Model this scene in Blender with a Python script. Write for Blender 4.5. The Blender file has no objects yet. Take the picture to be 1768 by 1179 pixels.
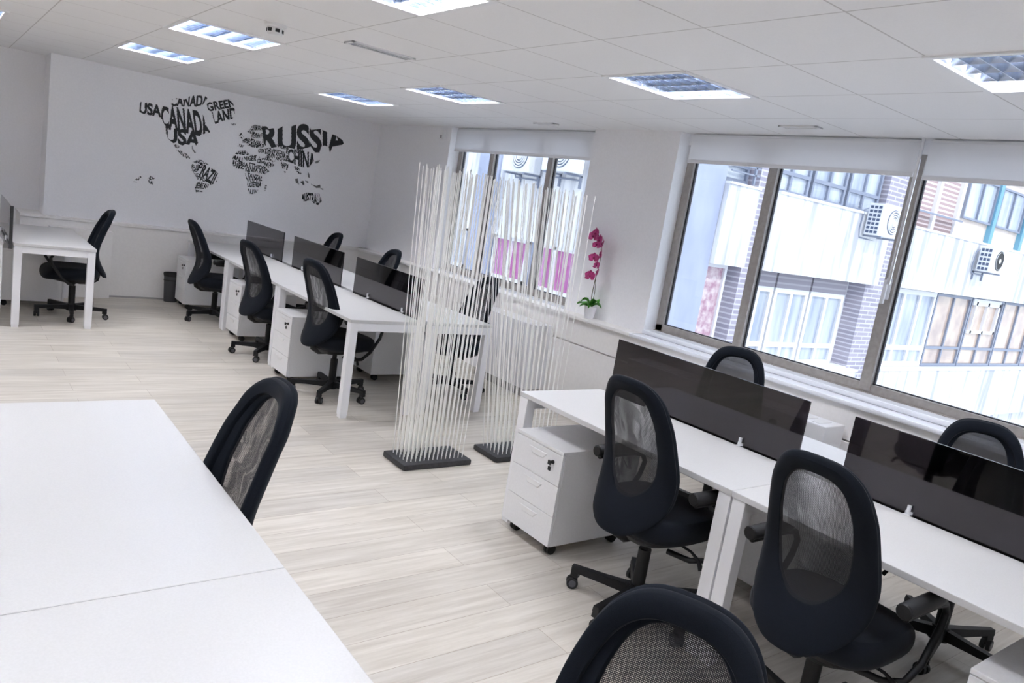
import bpy, bmesh, math, random
from mathutils import Matrix, Vector
PI = math.pi
S = bpy.context.scene
C = S.collection
random.seed(7)

# ------------------------------------------------------------------ camera
def look(yaw, pitch, roll):
    sa, ca, sb, cb, sc, cc = math.sin(yaw), math.cos(yaw), math.sin(pitch), math.cos(pitch), math.sin(roll), math.cos(roll)
    f = Vector((sa*cb, ca*cb, -sb)); r = Vector((ca, -sa, 0)); u = r.cross(f)
    r2 = r*cc + u*sc; u2 = -r*sc + u*cc
    return Matrix((r2, u2, -f)).transposed()
cam = bpy.data.objects.new('camera', bpy.data.cameras.new('camera')); C.objects.link(cam)
cam.matrix_world = Matrix.Translation((0, 0, 1.68973)) @ look(0.67017449, 0.17235611, 0.16024435).to_4x4()
cam.data.sensor_width = 36; cam.data.lens = 1299.35/1768*36; cam.data.clip_start = 0.05; cam.data.clip_end = 300
S.camera = cam

# ------------------------------------------------------------------ world, sun, exposure
W = bpy.data.worlds.new('sky'); S.world = W; W.use_nodes = True
bg = W.node_tree.nodes['Background']; bg.inputs[0].default_value = (0.78, 0.88, 1.0, 1); bg.inputs[1].default_value = 1.25
sun = bpy.data.objects.new('sun', bpy.data.lights.new('sun', 'SUN')); C.objects.link(sun)
sun.data.energy = .75; sun.data.angle = 0.02; sun.data.color = (1, 0.97, 0.93)
sun.rotation_euler = Vector((-0.35, -1.0, 1.0)).to_track_quat('Z', 'Y').to_euler()
S.view_settings.view_transform = 'Standard'; S.view_settings.look = 'None'
S.view_settings.gamma = 1; S.view_settings.use_curve_mapping = False
S.view_settings.exposure = 0.88
S.cycles.diffuse_bounces = 8; S.cycles.transparent_max_bounces = 24
LAMP = 84.0

# ------------------------------------------------------------------ materials
def mat(name, col, rough=0.5, metal=0, spec=0.5, **kw):
    m = bpy.data.materials.new(name); m.use_nodes = True
    b = m.node_tree.nodes['Principled BSDF']
    b.inputs['Base Color'].default_value = (*col, 1); b.inputs['Roughness'].default_value = rough
    b.inputs['Metallic'].default_value = metal; b.inputs['Specular IOR Level'].default_value = spec
    for k, v in kw.items(): b.inputs[k.replace('_', ' ')].default_value = v
    return m
def nodes(m): return m.node_tree.nodes, m.node_tree.links, m.node_tree.nodes['Principled BSDF']
def speckle(m, scale, lo, hi, bump=0.0, stretch=(1, 1, 1), detail=3, coord='Object', dist=0.002):
    n, l, b = nodes(m)
    t = n.new('ShaderNodeTexCoord'); mp = n.new('ShaderNodeMapping'); mp.inputs['Scale'].default_value = stretch
    ns = n.new('ShaderNodeTexNoise'); ns.inputs['Scale'].default_value = scale; ns.inputs['Detail'].default_value = detail
    r = n.new('ShaderNodeValToRGB'); r.color_ramp.elements[0].position = 0.35; r.color_ramp.elements[1].position = 0.68
    r.color_ramp.elements[0].color = (*lo, 1); r.color_ramp.elements[1].color = (*hi, 1)
    l.new(t.outputs[coord], mp.inputs[0]); l.new(mp.outputs[0], ns.inputs['Vector']); l.new(ns.outputs[0], r.inputs[0]); l.new(r.outputs[0], b.inputs['Base Color'])
    if bump:
        bp = n.new('ShaderNodeBump'); bp.inputs['Strength'].default_value = bump; bp.inputs['Distance'].default_value = dist
        l.new(ns.outputs[0], bp.inputs['Height']); l.new(bp.outputs[0], b.inputs['Normal'])
    return m
M = {}
M['wall'] = speckle(mat('white_wall_paint', (.8, .79, .78), .7), 60, (.88, .875, .89), (.91, .905, .92), .15)
M['dado'] = speckle(mat('cream_dado_paint', (.78, .75, .72), .6), 40, (.83, .81, .79), (.86, .84, .82), .1)
M['desk'] = speckle(mat('white_melamine', (.86, .85, .85), .32), 180, (.58, .575, .57), (.61, .605, .60), .05)
M['metal_white'] = mat('white_powder_coat', (.84, .84, .86), .35)
M['ped'] = speckle(mat('white_lacquered_steel', (.84, .84, .85), .35), 90, (.79, .79, .80), (.82, .82, .83), .03)
M['fabric'] = speckle(mat('black_fabric', (.006, .008, .012), .85, spec=.15, Sheen_Weight=.06, Sheen_Roughness=.4), 900, (.004, .0055, .009), (.008, .011, .017), .4, dist=.0008)
M['plastic'] = speckle(mat('black_plastic', (.012, .012, .014), .5, spec=.3), 300, (.006, .006, .007), (.010, .010, .011), .1)
M['grey_plastic'] = mat('grey_rim_plastic', (.09, .09, .10), .35)
M['rubber'] = mat('black_rubber', (.01, .01, .01), .6)
M['chrome'] = mat('chrome', (.75, .75, .77), .15, 1)
M['frame'] = speckle(mat('taupe_aluminium', (.36, .335, .31), .45, .2), 30, (.34, .315, .29), (.40, .37, .345), .02)
M['gasket'] = mat('dark_gasket', (.05, .05, .06), .6)
M['sill'] = mat('white_gloss_sill', (.85, .86, .9), .22)
M['alu'] = mat('louvre_aluminium', (.36, .41, .50), .25, 1)
M['reflector'] = mat('grey_lamp_reflector', (.30, .32, .37), .3, .8)
M['fixture'] = mat('white_fixture_frame', (.82, .82, .82), .4)
M['ink'] = mat('black_vinyl', (.012, .012, .012), .5)
M['dark'] = mat('dark_slot', (.02, .02, .02), .7)
M['rod'] = mat('white_fibreglass', (.92, .91, .88), .35, Subsurface_Weight=0)
M['base_black'] = speckle(mat('black_stone_base', (.02, .02, .022), .5), 60, (.015, .015, .017), (.03, .03, .033), .2)
M['bin'] = mat('dark_bin_plastic', (.05, .05, .055), .45)
M['pot'] = mat('white_ceramic', (.85, .85, .88), .25)
M['leaf'] = speckle(mat('orchid_leaf', (.05, .25, .03), .4), 20, (.03, .17, .015), (.08, .34, .03), .1, (1, 1, 1))
M['stem'] = mat('orchid_stem', (.10, .09, .045), .5)
M['petal'] = speckle(mat('magenta_petal', (.42, .02, .15), .5), 45, (.30, .01, .10), (.55, .05, .24), .1)
M['lip'] = mat('dark_petal_lip', (.25, .0, .07), .5)
M['bud'] = mat('pale_bud', (.45, .5, .35), .5)
M['soil'] = speckle(mat('bark_soil', (.08, .05, .03), .9), 80, (.04, .025, .015), (.13, .09, .05), .5)
M['skirting'] = mat('grey_floor_trim', (.35, .34, .33), .5)
# emitters: the tubes of the lamps
def emis(name, col, s):
    m = bpy.data.materials.new(name); m.use_nodes = True; n = m.node_tree.nodes; n.clear()
    e = n.new('ShaderNodeEmission'); e.inputs[0].default_value = (*col, 1); e.inputs[1].default_value = s
    o = n.new('ShaderNodeOutputMaterial'); m.node_tree.links.new(e.outputs[0], o.inputs[0]); return m
M['tube'] = emis('fluorescent_tube', (.97, .965, 1.0), LAMP)

def floor_mat():
    m = mat('pale_wood_planks', (.6, .57, .52), .42); n, l, b = nodes(m)
    t = n.new('ShaderNodeTexCoord')
    br = n.new('ShaderNodeTexBrick'); br.offset = .37; br.inputs['Scale'].default_value = 1
    br.inputs['Brick Width'].default_value = 1.25; br.inputs['Row Height'].default_value = .19
    br.inputs['Mortar Size'].default_value = .0016; br.inputs['Mortar Smooth'].default_value = .3
    br.inputs['Color1'].default_value = (.0, .0, .0, 1); br.inputs['Color2'].default_value = (1, 1, 1, 1); br.inputs['Mortar'].default_value = (.5, .5, .5, 1)
    l.new(t.outputs['Object'], br.inputs['Vector'])
    mp = n.new('ShaderNodeMapping'); mp.inputs['Scale'].default_value = (1.1, 16, 1)
    ns = n.new('ShaderNodeTexNoise'); ns.inputs['Scale'].default_value = 1.6; ns.inputs['Detail'].default_value = 7; ns.inputs['Roughness'].default_value = .62; ns.inputs['Distortion'].default_value = .4
    l.new(t.outputs['Object'], mp.inputs[0]); l.new(mp.outputs[0], ns.inputs['Vector'])
    r = n.new('ShaderNodeValToRGB'); r.color_ramp.elements[0].position = .3; r.color_ramp.elements[1].position = .72
    r.color_ramp.elements[0].color = (.455, .415, .36, 1); r.color_ramp.elements[1].color = (.67, .635, .58, 1)
    l.new(ns.outputs[0], r.inputs[0])
    mx = n.new('ShaderNodeMixRGB'); mx.blend_type = 'MULTIPLY'; mx.inputs[0].default_value = 1
    r2 = n.new('ShaderNodeValToRGB'); r2.color_ramp.elements[0].color = (.86, .855, .85, 1); r2.color_ramp.elements[1].color = (1.03, 1.02, 1.0, 1)
    l.new(br.outputs['Color'], r2.inputs[0]); l.new(r.outputs[0], mx.inputs[1]); l.new(r2.outputs[0], mx.inputs[2])
    mo = n.new('ShaderNodeMixRGB'); mo.blend_type = 'MULTIPLY'; mo.inputs[2].default_value = (.62, .58, .54, 1)
    l.new(br.outputs['Fac'], mo.inputs[0]); l.new(mx.outputs[0], mo.inputs[1]); l.new(mo.outputs[0], b.inputs['Base Color'])
    bp = n.new('ShaderNodeBump'); bp.inputs['Strength'].default_value = .15; bp.inputs['Distance'].default_value = .001
    l.new(ns.outputs[0], bp.inputs['Height']); l.new(bp.outputs[0], b.inputs['Normal'])
    return m
M['floor'] = floor_mat()

TX, TY = 0.6, 0.6          # ceiling tile module; joints at x = k*0.6, y = 1.54 + k*0.6
def ceil_mat():
    m = mat('ceiling_tiles', (.8, .79, .78), .85); n, l, b = nodes(m)
    t = n.new('ShaderNodeTexCoord'); sp = n.new('ShaderNodeSeparateXYZ'); l.new(t.outputs['Object'], sp.inputs[0])
    outs = []
    for ax, off, per in (('X', 0.0, TX), ('Y', 1.54, TY)):
        a = n.new('ShaderNodeMath'); a.operation = 'SUBTRACT'; a.inputs[1].default_value = off; l.new(sp.outputs[ax], a.inputs[0])
        d = n.new('ShaderNodeMath'); d.operation = 'PINGPONG'; d.inputs[1].default_value = per/2; l.new(a.outputs[0], d.inputs[0])
        c = n.new('ShaderNodeMath'); c.operation = 'LESS_THAN'; c.inputs[1].default_value = .004; l.new(d.outputs[0], c.inputs[0]); outs.append(c)
    mxm = n.new('ShaderNodeMath'); mxm.operation = 'MAXIMUM'; l.new(outs[0].outputs[0], mxm.inputs[0]); l.new(outs[1].outputs[0], mxm.inputs[1])
    ns = n.new('ShaderNodeTexNoise'); ns.inputs['Scale'].default_value = 120; l.new(t.outputs['Object'], ns.inputs['Vector'])
    r = n.new('ShaderNodeValToRGB'); r.color_ramp.elements[0].color = (.83, .825, .825, 1); r.color_ramp.elements[1].color = (.88, .875, .875, 1); l.new(ns.outputs[0], r.inputs[0])
    mx = n.new('ShaderNodeMixRGB'); mx.inputs[2].default_value = (.60, .585, .575, 1); l.new(mxm.outputs[0], mx.inputs[0]); l.new(r.outputs[0], mx.inputs[1]); l.new(mx.outputs[0], b.inputs['Base Color'])
    return m
M['ceiling'] = ceil_mat()

def mesh_mat():
    m = bpy.data.materials.new('black_chair_mesh'); m.use_nodes = True; n, l = m.node_tree.nodes, m.node_tree.links
    b = n['Principled BSDF']; b.inputs['Base Color'].default_value = (.012, .012, .015, 1); b.inputs['Roughness'].default_value = .7
    t = n.new('ShaderNodeTexCoord'); sp = n.new('ShaderNodeSeparateXYZ'); l.new(t.outputs['Object'], sp.inputs[0])
    g = []
    for ax in ('Y', 'Z'):
        a = n.new('ShaderNodeMath'); a.operation = 'MULTIPLY'; a.inputs[1].default_value = 1/.0032; l.new(sp.outputs[ax], a.inputs[0])
        f = n.new('ShaderNodeMath'); f.operation = 'FRACT'; l.new(a.outputs[0], f.inputs[0])
        c = n.new('ShaderNodeMath'); c.operation = 'GREATER_THAN'; c.inputs[1].default_value = .35; l.new(f.outputs[0], c.inputs[0]); g.append(c)
    mu = n.new('ShaderNodeMath'); mu.operation = 'MULTIPLY'; l.new(g[0].outputs[0], mu.inputs[0]); l.new(g[1].outputs[0], mu.inputs[1])
    tr = n.new('ShaderNodeBsdfTransparent'); mx = n.new('ShaderNodeMixShader')
    l.new(mu.outputs[0], mx.inputs[0]); l.new(b.outputs[0], mx.inputs[1]); l.new(tr.outputs[0], mx.inputs[2]); l.new(mx.outputs[0], n['Material Output'].inputs[0])
    return m
M['mesh'] = mesh_mat()

def pane_mat(name, tint, refl=1.0, rough=0.0, ior=1.5):
    m = bpy.data.materials.new(name); m.use_nodes = True; n, l = m.node_tree.nodes, m.node_tree.links; n.clear()
    tr = n.new('ShaderNodeBsdfTransparent'); tr.inputs[0].default_value = (*tint, 1)
    g = n.new('ShaderNodeBsdfGlossy'); g.inputs['Roughness'].default_value = rough; g.inputs[0].default_value = (refl, refl, refl, 1)
    f = n.new('ShaderNodeFresnel'); ge = n.new('ShaderNodeNewGeometry'); mr = n.new('ShaderNodeMapRange')
    mr.inputs['To Min'].default_value = ior; mr.inputs['To Max'].default_value = 1/ior     # same reflectance from both faces of a thin pane
    l.new(ge.outputs['Backfacing'], mr.inputs['Value']); l.new(mr.outputs['Result'], f.inputs[0])
    mx = n.new('ShaderNodeMixShader'); o = n.new('ShaderNodeOutputMaterial')
    l.new(f.outputs[0], mx.inputs[0]); l.new(tr.outputs[0], mx.inputs[1]); l.new(g.outputs[0], mx.inputs[2]); l.new(mx.outputs[0], o.inputs[0])
    return m
M['glass'] = pane_mat('window_glass', (.97, .98, 1.0), .6)
M['smoked'] = pane_mat('smoked_acrylic', (.17, .155, .165), 1.0, .03, 1.5)
M['clear_grey'] = pane_mat('grey_tinted_glass', (.62, .60, .61), .8, .0, 1.45)
def blind_mat():
    m = bpy.data.materials.new('white_blind_fabric'); m.use_nodes = True; n, l = m.node_tree.nodes, m.node_tree.links; n.clear()
    d = n.new('ShaderNodeBsdfDiffuse'); d.inputs[0].default_value = (.9, .9, .9, 1)
    t = n.new('ShaderNodeBsdfTranslucent'); t.inputs[0].default_value = (.92, .92, .94, 1)
    mx = n.new('ShaderNodeMixShader'); mx.inputs[0].default_value = .5; o = n.new('ShaderNodeOutputMaterial')
    tc = n.new('ShaderNodeTexCoord'); w = n.new('ShaderNodeTexWave'); w.inputs['Scale'].default_value = 120; w.bands_direction = 'Z'
    bp = n.new('ShaderNodeBump'); bp.inputs['Strength'].default_value = .1; bp.inputs['Distance'].default_value = .001
    l.new(tc.outputs['Object'], w.inputs['Vector']); l.new(w.outputs['Fac'], bp.inputs['Height']); l.new(bp.outputs[0], d.inputs['Normal'])
    l.new(d.outputs[0], mx.inputs[1]); l.new(t.outputs[0], mx.inputs[2]); l.new(mx.outputs[0], o.inputs[0]); return m
M['blind'] = blind_mat()
# outside
M['concrete'] = speckle(mat('stained_white_concrete', (.75, .75, .76), .8), 1.4, (.50, .51, .56), (.86, .86, .86), .1, (3.2, 3.2, .28), 6)
M['concrete'].node_tree.nodes['Color Ramp'].color_ramp.elements[0].position = .36
M['concrete'].node_tree.nodes['Color Ramp'].color_ramp.elements[1].position = .53
M['plaster'] = speckle(mat('pale_blue_plaster', (.55, .58, .68), .8), 2.5, (.38, .42, .55), (.45, .49, .62), .05, (1, 1, .4), 3)
M['extwhite'] = mat('white_window_frames', (.82, .82, .84), .5)
M['extgrey'] = mat('grey_window_frames', (.25, .28, .36), .5)
M['extblue'] = mat('blue_window_frames', (.16, .38, .52), .5)
M['extglass'] = speckle(mat('curtained_window_glass', (.42, .48, .56), .12, spec=.8), 1.3, (.30, .35, .45), (.62, .66, .70), 0, (2.2, 2.2, .35), 4)
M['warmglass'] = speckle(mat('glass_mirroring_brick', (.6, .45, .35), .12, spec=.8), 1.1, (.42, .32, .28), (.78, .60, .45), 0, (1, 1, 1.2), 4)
M['leafglass'] = speckle(mat('window_behind_red_leaves', (.5, .3, .36), .4), 9, (.42, .22, .30), (.72, .62, .62), 0, (1, 1, 1), 6)
M['magenta'] = speckle(mat('magenta_curtain', (.5, .16, .42), .6), 2.0, (.40, .06, .26), (.62, .30, .55), 0, (3, 3, .4), 4)
def brick_mat(name, c1, c2, mo, wd=.24, rh=.075, ms=.012):
    m = mat(name, c1, .85); n, l, b = nodes(m); t = n.new('ShaderNodeTexCoord'); mp = n.new('ShaderNodeMapping'); mp.inputs['Rotation'].default_value = (PI/2, 0, 0)
    br = n.new('ShaderNodeTexBrick'); br.inputs['Scale'].default_value = 1; br.inputs['Brick Width'].default_value = wd; br.inputs['Row Height'].default_value = rh; br.inputs['Mortar Size'].default_value = ms
    br.inputs['Color1'].default_value = (*c1, 1); br.inputs['Color2'].default_value = (*c2, 1); br.inputs['Mortar'].default_value = (*mo, 1)
    l.new(t.outputs['Object'], mp.inputs[0]); l.new(mp.outputs[0], br.inputs['Vector']); l.new(br.outputs[0], b.inputs['Base Color']); return m
M['brick'] = brick_mat('grey_violet_brick', (.34, .32, .39), (.42, .39, .46), (.62, .60, .66), .5, .10, .016)
M['shutter'] = brick_mat('pink_roller_shutter', (.46, .33, .33), (.48, .35, .35), (.75, .66, .64), 30, .11, .025)
M['shutter_dark'] = brick_mat('grey_roller_shutter_box', (.30, .28, .32), (.31, .29, .33), (.42, .40, .44), 30, .12, .02)
M['brown_slat'] = brick_mat('brown_slats', (.28, .20, .20), (.29, .21, .21), (.55, .46, .45), 30, .10, .02)
M['tanwall'] = speckle(mat('tan_render', (.72, .62, .54), .8), 3, (.66, .56, .48), (.78, .69, .62), 0)
M['asphalt'] = speckle(mat('courtyard_paving', (.4, .4, .4), .9), 4, (.35, .35, .35), (.45, .45, .45), 0)
M['acwhite'] = mat('white_air_conditioner_case', (.8, .81, .84), .4)
M['acgrille'] = mat('dark_blue_grille', (.07, .10, .18), .5)

# ------------------------------------------------------------------ mesh helpers
class MB:
    def __init__(s): s.bm = bmesh.new()
    def box(s, x0, x1, y0, y1, z0, z1, bev=0, mtx=None):
        n0 = len(s.bm.verts)
        r = bmesh.ops.create_cube(s.bm, size=1)
        vs = r['verts']
        for v in vs: v.co = Vector(((x0+x1)/2 + v.co.x*(x1-x0), (y0+y1)/2 + v.co.y*(y1-y0), (z0+z1)/2 + v.co.z*(z1-z0)))
        if mtx: bmesh.ops.transform(s.bm, matrix=mtx, verts=vs)
        if bev:
            es = list({e for v in vs for e in v.link_edges})
            bmesh.ops.bevel(s.bm, geom=es, offset=bev, segments=2, affect='EDGES', profile=.6)
        return s
    def loops(s, Ls, cap0=True, cap1=True, closed=True, ringclosed=False):
        R = [[s.bm.verts.new(p) for p in L] for L in Ls]; n = len(R[0]); k = len(R)
        for i in range(k if ringclosed else k-1):
            a, b = R[i], R[(i+1) % k]
            for j in range(n if closed else n-1):
                s.bm.faces.new((a[j], a[(j+1) % n], b[(j+1) % n], b[j]))
        if closed and not ringclosed:
            if cap0: s.bm.faces.new(R[0][::-1])
            if cap1: s.bm.faces.new(R[-1])
        return s
    def cyl(s, p0, p1, r0, r1=None, n=16):
        r1 = r0 if r1 is None else r1; p0, p1 = Vector(p0), Vector(p1); d = (p1-p0).normalized()
        a = d.orthogonal().normalized(); b = d.cross(a)
        return s.loops([[p + (a*math.cos(2*PI*i/n) + b*math.sin(2*PI*i/n))*r for i in range(n)] for p, r in ((p0, r0), (p1, r1))])
    def tube(s, pts, r, n=8, sy=1):
        P = [Vector(p) for p in pts]; Ls = []; a = None
        for i, p in enumerate(P):
            d = (P[min(i+1, len(P)-1)] - P[max(i-1, 0)]).normalized()
            a = d.orthogonal().normalized() if a is None else (a - d*a.dot(d)).normalized()
            b = d.cross(a); rr = r[i] if isinstance(r, (list, tuple)) else r
            Ls.append([p + (a*math.cos(2*PI*j/n) + b*math.sin(2*PI*j/n)*sy)*rr for j in range(n)])
        return s.loops(Ls)
    def lathe(s, prof, n=24, c=(0, 0, 0)):
        return s.loops([[Vector((c[0]+r*math.cos(2*PI*i/n), c[1]+r*math.sin(2*PI*i/n), c[2]+z)) for i in range(n)] for r, z in prof])
    def build(s, name, m, parent=None, smooth=False, sub=0, loc=None):
        bmesh.ops.recalc_face_normals(s.bm, faces=s.bm.faces)
        me = bpy.data.meshes.new(name); s.bm.to_mesh(me); s.bm.free()
        me.materials.append(m if not isinstance(m, str) else M[m])
        if smooth:
            for p in me.polygons: p.use_smooth = True
            if hasattr(me, 'set_sharp_from_angle'): me.set_sharp_from_angle(angle=math.radians(40))
        o = bpy.data.objects.new(name, me); C.objects.link(o)
        if parent: o.parent = parent
        if sub:
            q = o.modifiers.new('subsurf', 'SUBSURF'); q.levels = q.render_levels = sub
        if loc: o.location = loc
        return o
def tag(o, label=None, cat=None, group=None, kind=None):
    for k, v in (('label', label), ('category', cat), ('group', group), ('kind', kind)):
        if v: o[k] = v
    return o
def thing(name, label, cat, loc=(0, 0, 0), rz=0, group=None):
    o = bpy.data.objects.new(name, None); C.objects.link(o); o.location = loc; o.rotation_euler = (0, 0, rz); o.empty_display_size = .1
    return tag(o, label, cat, group)
def struct(o): o['kind'] = 'structure'; return o
def copy_tree(o, parent=None):
    c = o.copy(); C.objects.link(c)
    if parent: c.parent = parent
    for ch in kids[o]: copy_tree(ch, c)
    return c
kids = {}
def index():
    kids.clear()
    for o in S.objects: kids.setdefault(o, [])
    for o in S.objects:
        if o.parent: kids[o.parent].append(o)
def dup(root, loc, rz, label, group=None):
    index(); c = copy_tree(root); c.location = loc; c.rotation_euler = (0, 0, rz); c['label'] = label
    if group: c['group'] = group
    return c

# ================================================================== ROOM
XW, XF, XL, Y0, YD, YM, YC, YR, ZC, ZD = 4.74, 4.88, -3.2, -3.0, 9.42, 9.53, 9.47, 9.95, 2.506, 0.845
struct(MB().box(XL-.1, 5.0, Y0-.1, YR+.1, -.1, 0).build('floor', 'floor'))
# ceiling: a slab with openings where the lamps sit
LIGHTS = [(3.0, .94), (3.0, 2.74), (3.0, 5.14), (3.0, 6.94), (1.2, 2.74), (1.2, 5.14), (1.2, 6.94), (-.2, 6.94),
          (1.2, .94), (-.6, .94), (-.6, 2.74), (-.6, 5.14), (3.0, -1.46), (1.2, -1.46), (-.6, -1.46), (-2.4, 2.74), (-2.4, 5.14)]
cb = MB()
xs = sorted({XL-.1, 5.05} | {v for x, y in LIGHTS for v in (round(x, 4), round(x+.6, 4))}); ys = sorted({Y0-.1, YR+.1} | {v for x, y in LIGHTS for v in (round(y, 4), round(y+.6, 4))})
for i in range(len(xs)-1):
    for j in range(len(ys)-1):
        cx, cy = (xs[i]+xs[i+1])/2, (ys[j]+ys[j+1])/2
        if any(x < cx < x+.6 and y < cy < y+.6 for x, y in LIGHTS): continue
        cb.box(xs[i], xs[i+1], ys[j], ys[j+1], ZC, ZC+.02)
bmesh.ops.remove_doubles(cb.bm, verts=cb.bm.verts, dist=1e-5)
struct(cb.build('ceiling', 'ceiling'))
struct(MB().box(XL-.2, 5.15, Y0-.2, YR+.2, ZC+.2, ZC+.3).build('ceiling', 'wall'))
# map wall: dado with a ledge, column, upper wall, recess on the left
w = MB().box(1.35, 5.0, YM, YR+.2, 0, ZC+.2); w.box(.93, 1.35, YC, YR+.2, 0, ZC+.2)
w.box(XL, .93, YR, YR+.2, 0, ZC+.2)
struct(w.build('wall_far', 'wall'))
d = MB().box(.95, 4.75, YD, YM+.02, 0, ZD-.03); d.box(.72, .95, YD, YR+.02, 0, ZD-.03)
d.box(.98, 1.58, 9.30, YD, 0, ZD-.10, .004)
struct(d.build('trim_1', 'dado'))
struct(MB().box(.94, 4.75, YD-.02, YM+.02, ZD-.03, ZD, .004).box(.715, .94, YD-.02, YR+.02, ZD-.03, ZD, .004).build('trim_2', 'dado'))
struct(MB().box(1.585, 4.58, YD-.012, YD, 0, .018).build('baseboard_far', 'skirting'))
# left wall and near wall (behind the camera)
struct(MB().box(XL-.2, XL, Y0-.2, YR+.2, 0, ZC+.2).build('wall_left', 'wall'))
struct(MB().box(XL, 5.0, Y0-.2, Y0, 0, ZC+.2).build('wall_near', 'wall'))
# window wall: pillars between the openings, dado with ledge
w = MB(); XO = 5.02
for y0, y1 in ((7.72, YR+.2), (4.25, 5.27), (Y0, -1.9)): w.box(XW, XO, y0, y1, 0, ZC+.2)
w.box(XW, XO, 5.27, 7.72, 0, .80); w.box(XW, XO, -1.9, 4.25, 0, .84)
w.box(XF-.02, XO, 5.27, 7.72, 2.42, ZC+.2); w.box(XF-.02, XO, -1.9, 4.25, 2.42, ZC+.2)
struct(w.build('wall_right', 'wall'))
struct(MB().box(4.60, XW+.001, Y0, YM, .60, ZD-.03).box(4.585, XW+.001, Y0, YM, 0, .59).build('trim_3', 'dado'))
struct(MB().box(4.57, XW+.02, 4.25, YM, ZD-.03, ZD, .006).build('trim_4', 'dado'))
struct(MB().box(4.57, XF+.02, -1.9, 4.25, ZD-.03, ZD, .01).box(4.72, XF+.02, -1.9, 4.25, ZD, ZD+.035, .012).build('trim_5', 'sill'))
struct(MB().box(4.73, XF+.02, 5.27, 7.72, ZD-.04, ZD+.01, .01).build('trim_6', 'sill'))
# fan coil casing under the wide window
def window(num, ya, yb, zb, zt, muls, opening=()):
    f = MB(); T = .075
    f.box(XF, XF+.06, ya, yb, zb, zb+.075, .004); f.box(XF, XF+.06, ya, yb, zt-.05, zt, .004)
    f.box(XF, XF+.06, ya, ya+T, zb, zt, .004); f.box(XF, XF+.06, yb-T, yb, zb, zt, .004)
    for m_ in muls: f.box(XF-.012, XF+.06, m_-T/2, m_+T/2, zb+.03, zt, .004)
    f.box(XF-.02, XF+.0, ya, yb, zb-.01, zb+.02, .003)
    root = struct(f.build('window_%d' % num, 'frame'))
    e = sorted([ya+T/2] + list(muls) + [yb-T/2])
    for a, b in zip(e[:-1], e[1:]):
        MB().box(XF+.028, XF+.034, a+T/2, b-T/2, zb+.07, zt-.04).build('window_pane', 'glass', root)
        g = MB()
        for (y0, y1, z0, z1) in ((a+T/2, a+T/2+.012, zb+.07, zt-.04), (b-T/2-.012, b-T/2, zb+.07, zt-.04), (a+T/2, b-T/2, zb+.07, zb+.082)):
            g.box(XF+.022, XF+.04, y0, y1, z0, z1)
        g.build('gasket', 'gasket', root)
    return root
w1 = window(1, -1.9, 4.25, ZD+.02, 2.45, [3.42, 2.385, 1.33, .28, -.78])
w2 = window(2, 5.27, 7.72, ZD, 2.45, [7.02, 6.0])
h = MB().box(XF-.03, XF-.012, 2.365, 2.40, 1.50, 1.64, .005); h.box(XF-.065, XF-.03, 2.372, 2.392, 1.60, 1.625, .004); h.box(XF-.07, XF-.05, 2.37, 2.394, 1.47, 1.625, .006)
h.build('window_handle', 'metal_white', w1)
# roller blinds
def blind(ya, yb, zb, label):
    t = thing('roller_blind', label, 'blind', (4.78, (ya+yb)/2, zb), 0, 'white roller blinds half raised'); L = (yb-ya)/2
    MB().box(-.0015, .0015, -L, L, .02, ZC-zb-.03).build('blind_fabric', 'blind', t)
    MB().box(-.008, .008, -L, L, 0, .028, .003).build('bottom_rail', 'metal_white', t)
    MB().cyl((.03, -L, ZC-zb-.028), (.03, L, ZC-zb-.028), .024).build('roller_tube', 'metal_white', t, True)
blind(2.36, 4.16, 2.27, 'white roller blind over the wide window, left of the steel rod')
blind(.45, 2.30, 2.255, 'white roller blind over the wide window, right of the steel rod')
blind(-1.6, .40, 2.255, 'white roller blind at the near end of the wide window')
blind(5.30, 7.66, 2.235, 'white roller blind over the narrow window behind the white rods')
tag(MB().tube([(4.745, 2.33, ZC-.005), (4.745, 2.33, 1.6)], .011, 12).build('blind_rod', 'chrome', None, True), 'thin steel rod hanging between two roller blinds in front of the window mullion', 'rod')
# ================================================================== CEILING FITTINGS
def make_light():
    t = thing('ceiling_light', 'lamp', 'ceiling light', (3.0, .94, ZC), 0, 'recessed square louvre lamps in the ceiling')
    f = MB()
    for a in ((-.012, .612, -.012, .018), (-.012, .612, .582, .612), (-.012, .018, .018, .582), (.582, .612, .018, .582)): f.box(*a, -.008, .004, .002)
    f.build('frame', 'fixture', t)
    r = MB()
    r.box(.005, .595, .005, .595, .105, .115); r.box(.003, .012, .005, .595, 0, .11); r.box(.588, .597, .005, .595, 0, .11); r.box(.005, .595, .003, .012, 0, .11); r.box(.005, .595, .588, .597, 0, .11)
    r.build('housing', 'reflector', t)
    l = MB()
    for k in (1, 2, 3):     # lengthwise reflectors, V section
        x = .02 + k*.14; l.loops([[(x-.016, .02, .052), (x, .02, .004), (x+.016, .02, .052)], [(x-.016, .58, .052), (x, .58, .004), (x+.016, .58, .052)]])
    for k in range(1, 8):
        y = .018 + k*.0705; l.box(.018, .582, y-.002, y+.002, .004, .046)
    l.build('louvre', 'alu', t)
    for k in range(4):
        x = .09 + k*.14; MB().cyl((x, .03, .066), (x, .57, .066), .010, n=8).build('tube', 'tube', t, True)
    return t
lt = make_light()
LL = ['square louvre ceiling lamp cut by the right edge of the photo', 'square louvre ceiling lamp above the near bench of desks, second from the right edge', 'square louvre ceiling lamp above the white rods, between two others in its row',
      'square louvre ceiling lamp nearest the map wall in the row by the windows', 'square louvre ceiling lamp cut by the top edge of the photo', 'larger bright louvre ceiling lamp beside the smoke detector, nearer of the pair at the left', 'louvre ceiling lamp nearest the column, smaller of the pair at the left', 'louvre ceiling lamp cut by the left edge of the photo']
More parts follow.
